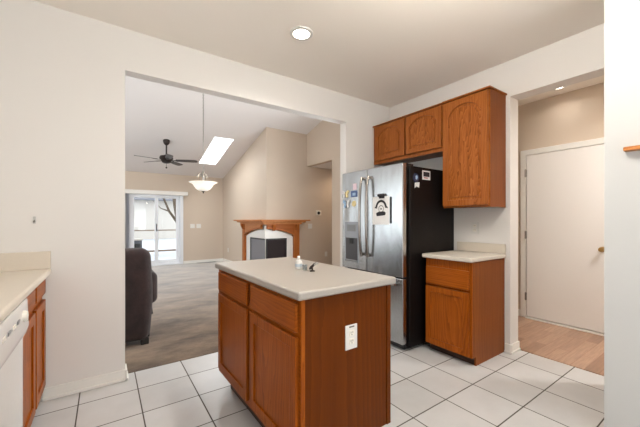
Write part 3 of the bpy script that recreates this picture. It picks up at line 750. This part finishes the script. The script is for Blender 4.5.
for i in range(5):
    R = Matrix.Translation((fx, fy, 2.575)) @ Matrix.Rotation(math.radians(52 + 72 * i), 4, 'Z') @ Matrix.Rotation(math.radians(-12), 4, 'X')
    f = lambda u, v, t: (R @ Vector((u, v, t)))
    outline = [(.20, -.050), (.34, -.062), (.55, -.068), (.62, -.060), (.645, -.03), (.65, 0), (.645, .03), (.62, .060), (.55, .068), (.34, .062), (.20, .050)]
    bl = obj('blade', B().prism(outline, [], -.004, .004, f), M['blade'], fan)
    obj('blade_bracket', B().prism([(.10, -.02), (.17, -.018), (.22, -.045), (.27, -.03), (.29, 0), (.27, .03), (.22, .045), (.17, .018), (.10, .02)], [], -.010, -.0042, f), M['bronze'], bl)

# ------------------------------------------------------------------ fireplace
CX, CY = 2.961, 6.343
fp = thing('fireplace', 'black two-sided corner fireplace with glass in a white arched stone surround', 'fireplace', (2.95, 6.33, 0))
def archtop(u, u0, u1, z0, z1): t = (u - u0) / (u1 - u0); return z0 + (z1 - z0) * math.sin(t * math.pi / 2) ** .9
N = 10
AL = [(7.38 + (6.282 - 7.38) * i / N, archtop(i / N, 0, 1, .86, 1.035)) for i in range(N + 1)]
AR = [(3.60 + (2.9601 - 3.60) * i / N, archtop(i / N, 0, 1, .86, 1.03)) for i in range(N + 1)]
sb = B().prism([(7.38, .005)] + AL + [(6.282, .835), (7.15, .835), (7.15, .005)], [], 2.90, CX - .001, YZ)
sb.prism([(3.60, .005)] + AR + [(2.9601, .835), (3.445, .835), (3.445, .005)], [], 6.282, CY - .001, XZ)
sb.box(2.905, 2.96, 6.30, 7.149, .005, .18); sb.box(2.961, 3.444, 6.287, 6.342, .005, .18)
sb.box(2.901, 2.9595, 6.283, 6.3425, 1.036, 1.12)
obj('stone_surround', sb, M['stone'], fp)
obj('firebox', B().box(2.952, 2.959, 6.30, 7.15, .181, .834).box(2.93, 3.445, 6.334, 6.341, .181, .834), M['fire_metal'], fp)
for nm, plane, fdir, a, b_ in (('side_glass', 2.905, YZ, 6.301, 7.148), ('front_glass', 6.287, XZ, 2.936, 3.443)):
    g = obj(nm + '_frame', B().prism(rect(a, b_, .182, .833), [rect(a + .02, b_ - .03, .22, .80)], plane, plane + .03, fdir), M['fire_metal'], fp, bevel=.003)
    obj(nm, B().prism(rect(a + .015, b_ - .025, .215, .805), [], plane + .012, plane + .018, fdir), M['grey_pane' if fdir is YZ else 'fire_glass'], g)
obj('corner_bead', B().box(2.902, 2.918, 6.284, 6.300, .182, .834), M['chrome'], fp)
mt = thing('mantelpiece', 'orange oak mantelpiece wrapping the corner above the fireplace', 'mantelpiece', (3.1, 6.5, 0))
def ell(x0, y0, yL, xR, z0, z1):
    return [B().prism([(x0, y0), (xR, y0), (xR, CY - .001), (CX - .001, CY - .001), (CX - .001, yL), (x0, yL)], [], z0, z1, lambda u, v, t: Vector((u, v, t)))][0]
obj('shelf', ell(2.715, 6.095, 7.80, 3.97, 1.226, 1.258), M['mantel'], mt, bevel=.006)
obj('crown_moulding', ell(2.765, 6.145, 7.70, 3.88, 1.190, 1.2255), M['mantel'], mt, bevel=.012)
obj('cornice', ell(2.82, 6.20, 7.60, 3.80, 1.150, 1.1895), M['mantel'], mt, bevel=.01)
for nm, fr_, plane, fdir, far, near, mk in (('frieze', 0, 2.85, YZ, 7.36, 6.42, 'mantel'), ('frieze', 0, 6.232, XZ, 3.60, 2.93, 'mantel_x')):
    lo = [(far + (near - far) * i / N, archtop(i / N, 0, 1, .90, 1.05)) for i in range(N + 1)]
    obj(nm, B().prism(lo + [(near, 1.1495), (far, 1.1495)], [], plane, plane + .0485, fdir), M[mk], mt)
    lo2 = [(u, v + .035) for u, v in lo]
    obj('arch_trim', B().prism(lo + lo2[::-1], [], plane - .015, plane - .0005, fdir), M['mantel_z'], mt, bevel=.003)
obj('pilaster', B().box(2.845, CX - .001, 7.382, 7.53, .1, 1.1495).box(2.83, CX - .001, 7.381, 7.545, .005, .1), M['mantel_z'], mt, bevel=.004)
obj('pilaster', B().box(3.602, 3.75, 6.227, CY - .001, .1, 1.1495).box(3.601, 3.765, 6.21, CY - .001, .005, .1), M['mantel_z'], mt, bevel=.004)
def corbel(y=None, x=None):
    pr_ = [(0, 1.1495), (.07, 1.1495), (.065, 1.12), (.04, 1.07), (.015, 1.02), (0, 1.01)]
    if y is not None: return B().prism([(2.845 - u, v) for u, v in pr_], [], y - .035, y + .035, lambda u, v, t: Vector((u, t, v)))
    return B().prism([(6.226 - u, v) for u, v in pr_], [], x - .035, x + .035, lambda u, v, t: Vector((t, u, v)))
obj('corbel', corbel(y=7.455), M['mantel_z'], mt); obj('corbel', corbel(x=3.676), M['mantel_z'], mt); obj('corbel', corbel(x=3.08), M['mantel_z'], mt)

# ------------------------------------------------------------------ patio blinds
vb = thing('vertical_blinds', 'white valance with pale vertical blinds drawn to the left of the patio door', 'blinds', (1.15, YF - .05, .05))
obj('valance', B().box(.36, 1.93, YF - .14, YF - .001, 1.935, 2.04), M['white_trim'], vb, bevel=.008)
for i in range(9):
    x = .40 + i * .014
    obj('slat', B().prism([(x, -.105), (x + .003, -.105), (x + .008, -.06), (x + .003, -.022), (x, -.022), (x + .005, -.06)], [], .04, 1.934, lambda u, v, t: Vector((u, YF + v, t))), M['blind'], vb)
fv = thing('floor_vent', 'long pale register vent on the carpet against the far wall', 'vent', (2.45, 9.36, 0))
obj('frame', B().prism(rect(2.18, 2.72, 9.30, 9.405), [rect(2.2, 2.7, 9.315, 9.39)], .0045, .013, lambda u, v, t: Vector((u, v, t))), M['nickel'], fv)
s = B()
for i in range(24): s.box(2.203 + i * .0207, 2.215 + i * .0207, 9.314, 9.391, .0045, .011)
obj('louvre', s, M['nickel'], fv)

# ------------------------------------------------------------------ recliner
rc = thing('recliner', 'dark brown plush recliner seen from behind on the carpet', 'armchair', (0, 3.85, .004))
def soft(name, dims, bev, parent=rc, taper=None, seg=6, mat='plush', bulge=0):
    b = B().box(*dims, bev, seg)
    bmesh.ops.subdivide_edges(b.bm, edges=[e for e in b.bm.edges if e.calc_length() > .12], cuts=4, use_grid_fill=True)
    if taper:
        for v in b.bm.verts: v.co = taper(v.co)
    return obj(name, b, M[mat], parent, smooth='all')
def back_shape(c):
    t = max(0, (c.z - .1) / .86)
    # splayed to the rear and a little narrower towards the top and the foot
    w = 1 - .06 * max(0, t - .55) / .45 - .05 * max(0, .35 - t) / .35
    return Vector((c.x * w, c.y - .06 * t, c.z))
soft('backrest', (-.40, .40, 3.50, 3.78, .045, .965), .085, taper=back_shape)
soft('headrest_cushion', (-.34, .34, 3.70, 3.90, .62, .945), .085, taper=lambda c: Vector((c.x, c.y - .05 * c.z, c.z)))
soft('lumbar_cushion', (-.30, .30, 3.72, 3.92, .44, .66), .085)
soft('seat_cushion', (-.29, .29, 3.72, 4.40, .30, .49), .075)
for k in (-1, 1):
    soft('armrest', tuple(sorted((k * .29, k * .465))) + (3.66, 4.38, .36, .70), .07)
soft('side_body', (-.36, .36, 3.70, 4.36, .10, .42), .05)
soft('footrest', (-.28, .28, 4.36, 4.47, .14, .44), .05)
obj('base', B().box(-.38, .38, 3.60, 4.30, .05, .16), M['black'], rc, bevel=.01)
for x in (-.33, .33):
    for y in (3.58, 4.25): obj('foot', B().box(x - .035, x + .035, y - .05, y + .05, .0045, .06), M['black'], rc, bevel=.004)
obj('lever', B().tube([(.40, 3.98, .34), (.415, 3.95, .32), (.425, 3.92, .26), (.425, 3.90, .20)], [.012, .014, .014, .018], 10), M['black'], rc, smooth='all')

# ------------------------------------------------------------------ things on the island worktop
zt = .9305
sb_ = thing('soap_bottle', 'small white pump bottle on the island worktop', 'bottle', (1.03, 1.72, zt))
obj('bottle_body', B().lathe((1.03, 1.72, zt), [(.001, 0), (.021, 0), (.023, .006), (.023, .042), (.018, .053), (.009, .058), (.009, .064), (.001, .065)], 24), M['white'], sb_, smooth=True)
obj('cap', B().lathe((1.03, 1.72, zt), [(.001, .064), (.0105, .064), (.0105, .078), (.006, .083), (.001, .084)], 20), M['white'], sb_, smooth=True)
obj('label_patch', B().lathe((1.03, 1.72, zt), [(.0232, .016), (.0236, .016), (.0236, .034), (.0232, .034)], 24, closed=True), M['label'], sb_, smooth=True)
tg = thing('trinket_glass', 'tiny clear glass cup between white bottle and dark figurine', 'cup', (1.035, 1.665, zt))
obj('bowl', B().lathe((1.035, 1.655, zt), [(.001, 0), (.014, 0), (.014, .003), (.017, .034), (.0155, .034), (.0125, .005), (.001, .004)], 24), M['clear'], tg, smooth=True)
cs = thing('metal_figurine', 'small dark metal bird figurine on the island worktop', 'figurine', (1.05, 1.59, zt))
obj('stand', B().lathe((1.05, 1.59, zt), [(.001, 0), (.016, 0), (.016, .004), (.005, .009), (.004, .02), (.001, .021)], 20), M['bronze'], cs, smooth=True)
obj('bird_body', B().tube([(1.038, 1.606, zt + .012), (1.045, 1.598, zt + .022), (1.05, 1.59, zt + .032), (1.058, 1.581, zt + .046), (1.066, 1.572, zt + .054)], [.005, .010, .0085, .006, .002], 10), M['bronze'], cs, smooth='all')
obj('wing', B().tube([(1.05, 1.592, zt + .030), (1.062, 1.578, zt + .044), (1.076, 1.562, zt + .053)], [.004, .008, .002], 8), M['chrome'], cs, smooth='all')

# shelf on the pantry wall, small marks
sh = thing('wall_shelf', 'narrow oak ledge on the white wall at the right edge', 'shelf', (2.38, .1, 1.61))
obj('board', B().box(2.345, 2.3995, -.35, .445, 1.626, 1.648), M['mantel'], sh, bevel=.004)
obj('bracket', B().box(2.36, 2.3995, .10, .12, 1.590, 1.626), M['mantel'], sh, bevel=.003)
obj('bracket', B().box(2.36, 2.3995, -.25, -.23, 1.590, 1.626), M['mantel'], sh, bevel=.003)
hk = thing('wall_hook', 'small metal hook on the cream wall above the left worktop', 'hook', (-.394, 2.845, 1.22))
obj('hook_plate', B().box(-.401, -.387, 2.840, 2.8445, 1.222, 1.270, .001), M['chrome'], hk)
obj('hook_prong', B().tube([(-.394, 2.841, 1.245), (-.394, 2.822, 1.232), (-.394, 2.816, 1.243)], .004, 8), M['nickel'], hk, smooth='all')

# ------------------------------------------------------------------ outdoors beyond the patio door
struct('ground', B().box(-14, 16, 9.56, 40, -.2, -.05), M['snow'])
dk = thing('deck_railing', 'weathered wooden deck railing outside the patio door', 'railing', (1.2, 12.6, -.05))
obj('top_rail', B().box(-3, 4.5, 12.55, 12.68, .86, .90), M['deck_wood'], dk); obj('bottom_rail', B().box(-3, 4.5, 12.59, 12.64, .1, .16), M['deck_wood'], dk)
for x in (-3, -1.5, 0, 1.5, 3, 4.4): obj('post', B().box(x, x + .1, 12.565, 12.665, -.05, .86), M['deck_wood'], dk)
ac = thing('utility_box', 'grey metal utility box on the snow outside the patio door', 'box', (.75, 11.2, -.05))
obj('casing', B().box(.45, .95, 11.0, 11.4, -.05, .62), M['unit_grey'], ac, bevel=.02)
obj('grille', B().box(.50, .90, 10.985, 11.0, .08, .52), M['black'], ac); obj('lid', B().box(.43, .97, 10.98, 11.42, .621, .66), M['siding'], ac)
tr = thing('bare_tree', 'leaning bare tree with forked trunk outside the right door pane', 'tree', (2.6, 13.5, -.05))
obj('trunk', B().tube([(2.62, 13.5, -.05), (2.52, 13.5, .9), (2.36, 13.5, 1.8), (2.2, 13.5, 3.0), (2.05, 13.5, 4.4)], [.16, .13, .11, .08, .03], 10), M['bark'], tr, smooth='all')
for p, r in (([(2.5, 13.5, 1.0), (2.1, 13.5, 1.6), (1.75, 13.5, 2.5), (1.5, 13.6, 3.4)], .06), ([(2.36, 13.5, 1.8), (2.6, 13.4, 2.4), (2.7, 13.4, 3.2)], .05), ([(2.45, 13.5, 1.3), (2.75, 13.6, 1.9), (3.1, 13.6, 2.3)], .04), ([(2.1, 13.5, 1.6), (1.8, 13.4, 1.7), (1.5, 13.3, 2.0)], .03)):
    obj('branch', B().tube(p, [r * (1 - .75 * i / (len(p) - 1)) for i in range(len(p))], 8), M['bark'], tr, smooth='all')
hs = thing('neighbour_house', 'pale neighbouring house with grey roof far beyond the deck', 'house', (0, 26, -.05))
obj('wall', B().box(-6, 5, 24, 30, -.05, 2.6), M['siding'], hs)
obj('roof', B().prism([(23.4, 2.6), (30.6, 2.6), (27, 4.6)], [], -6.5, 5.5, lambda u, v, t: Vector((t, u, v))), M['shingle'], hs)
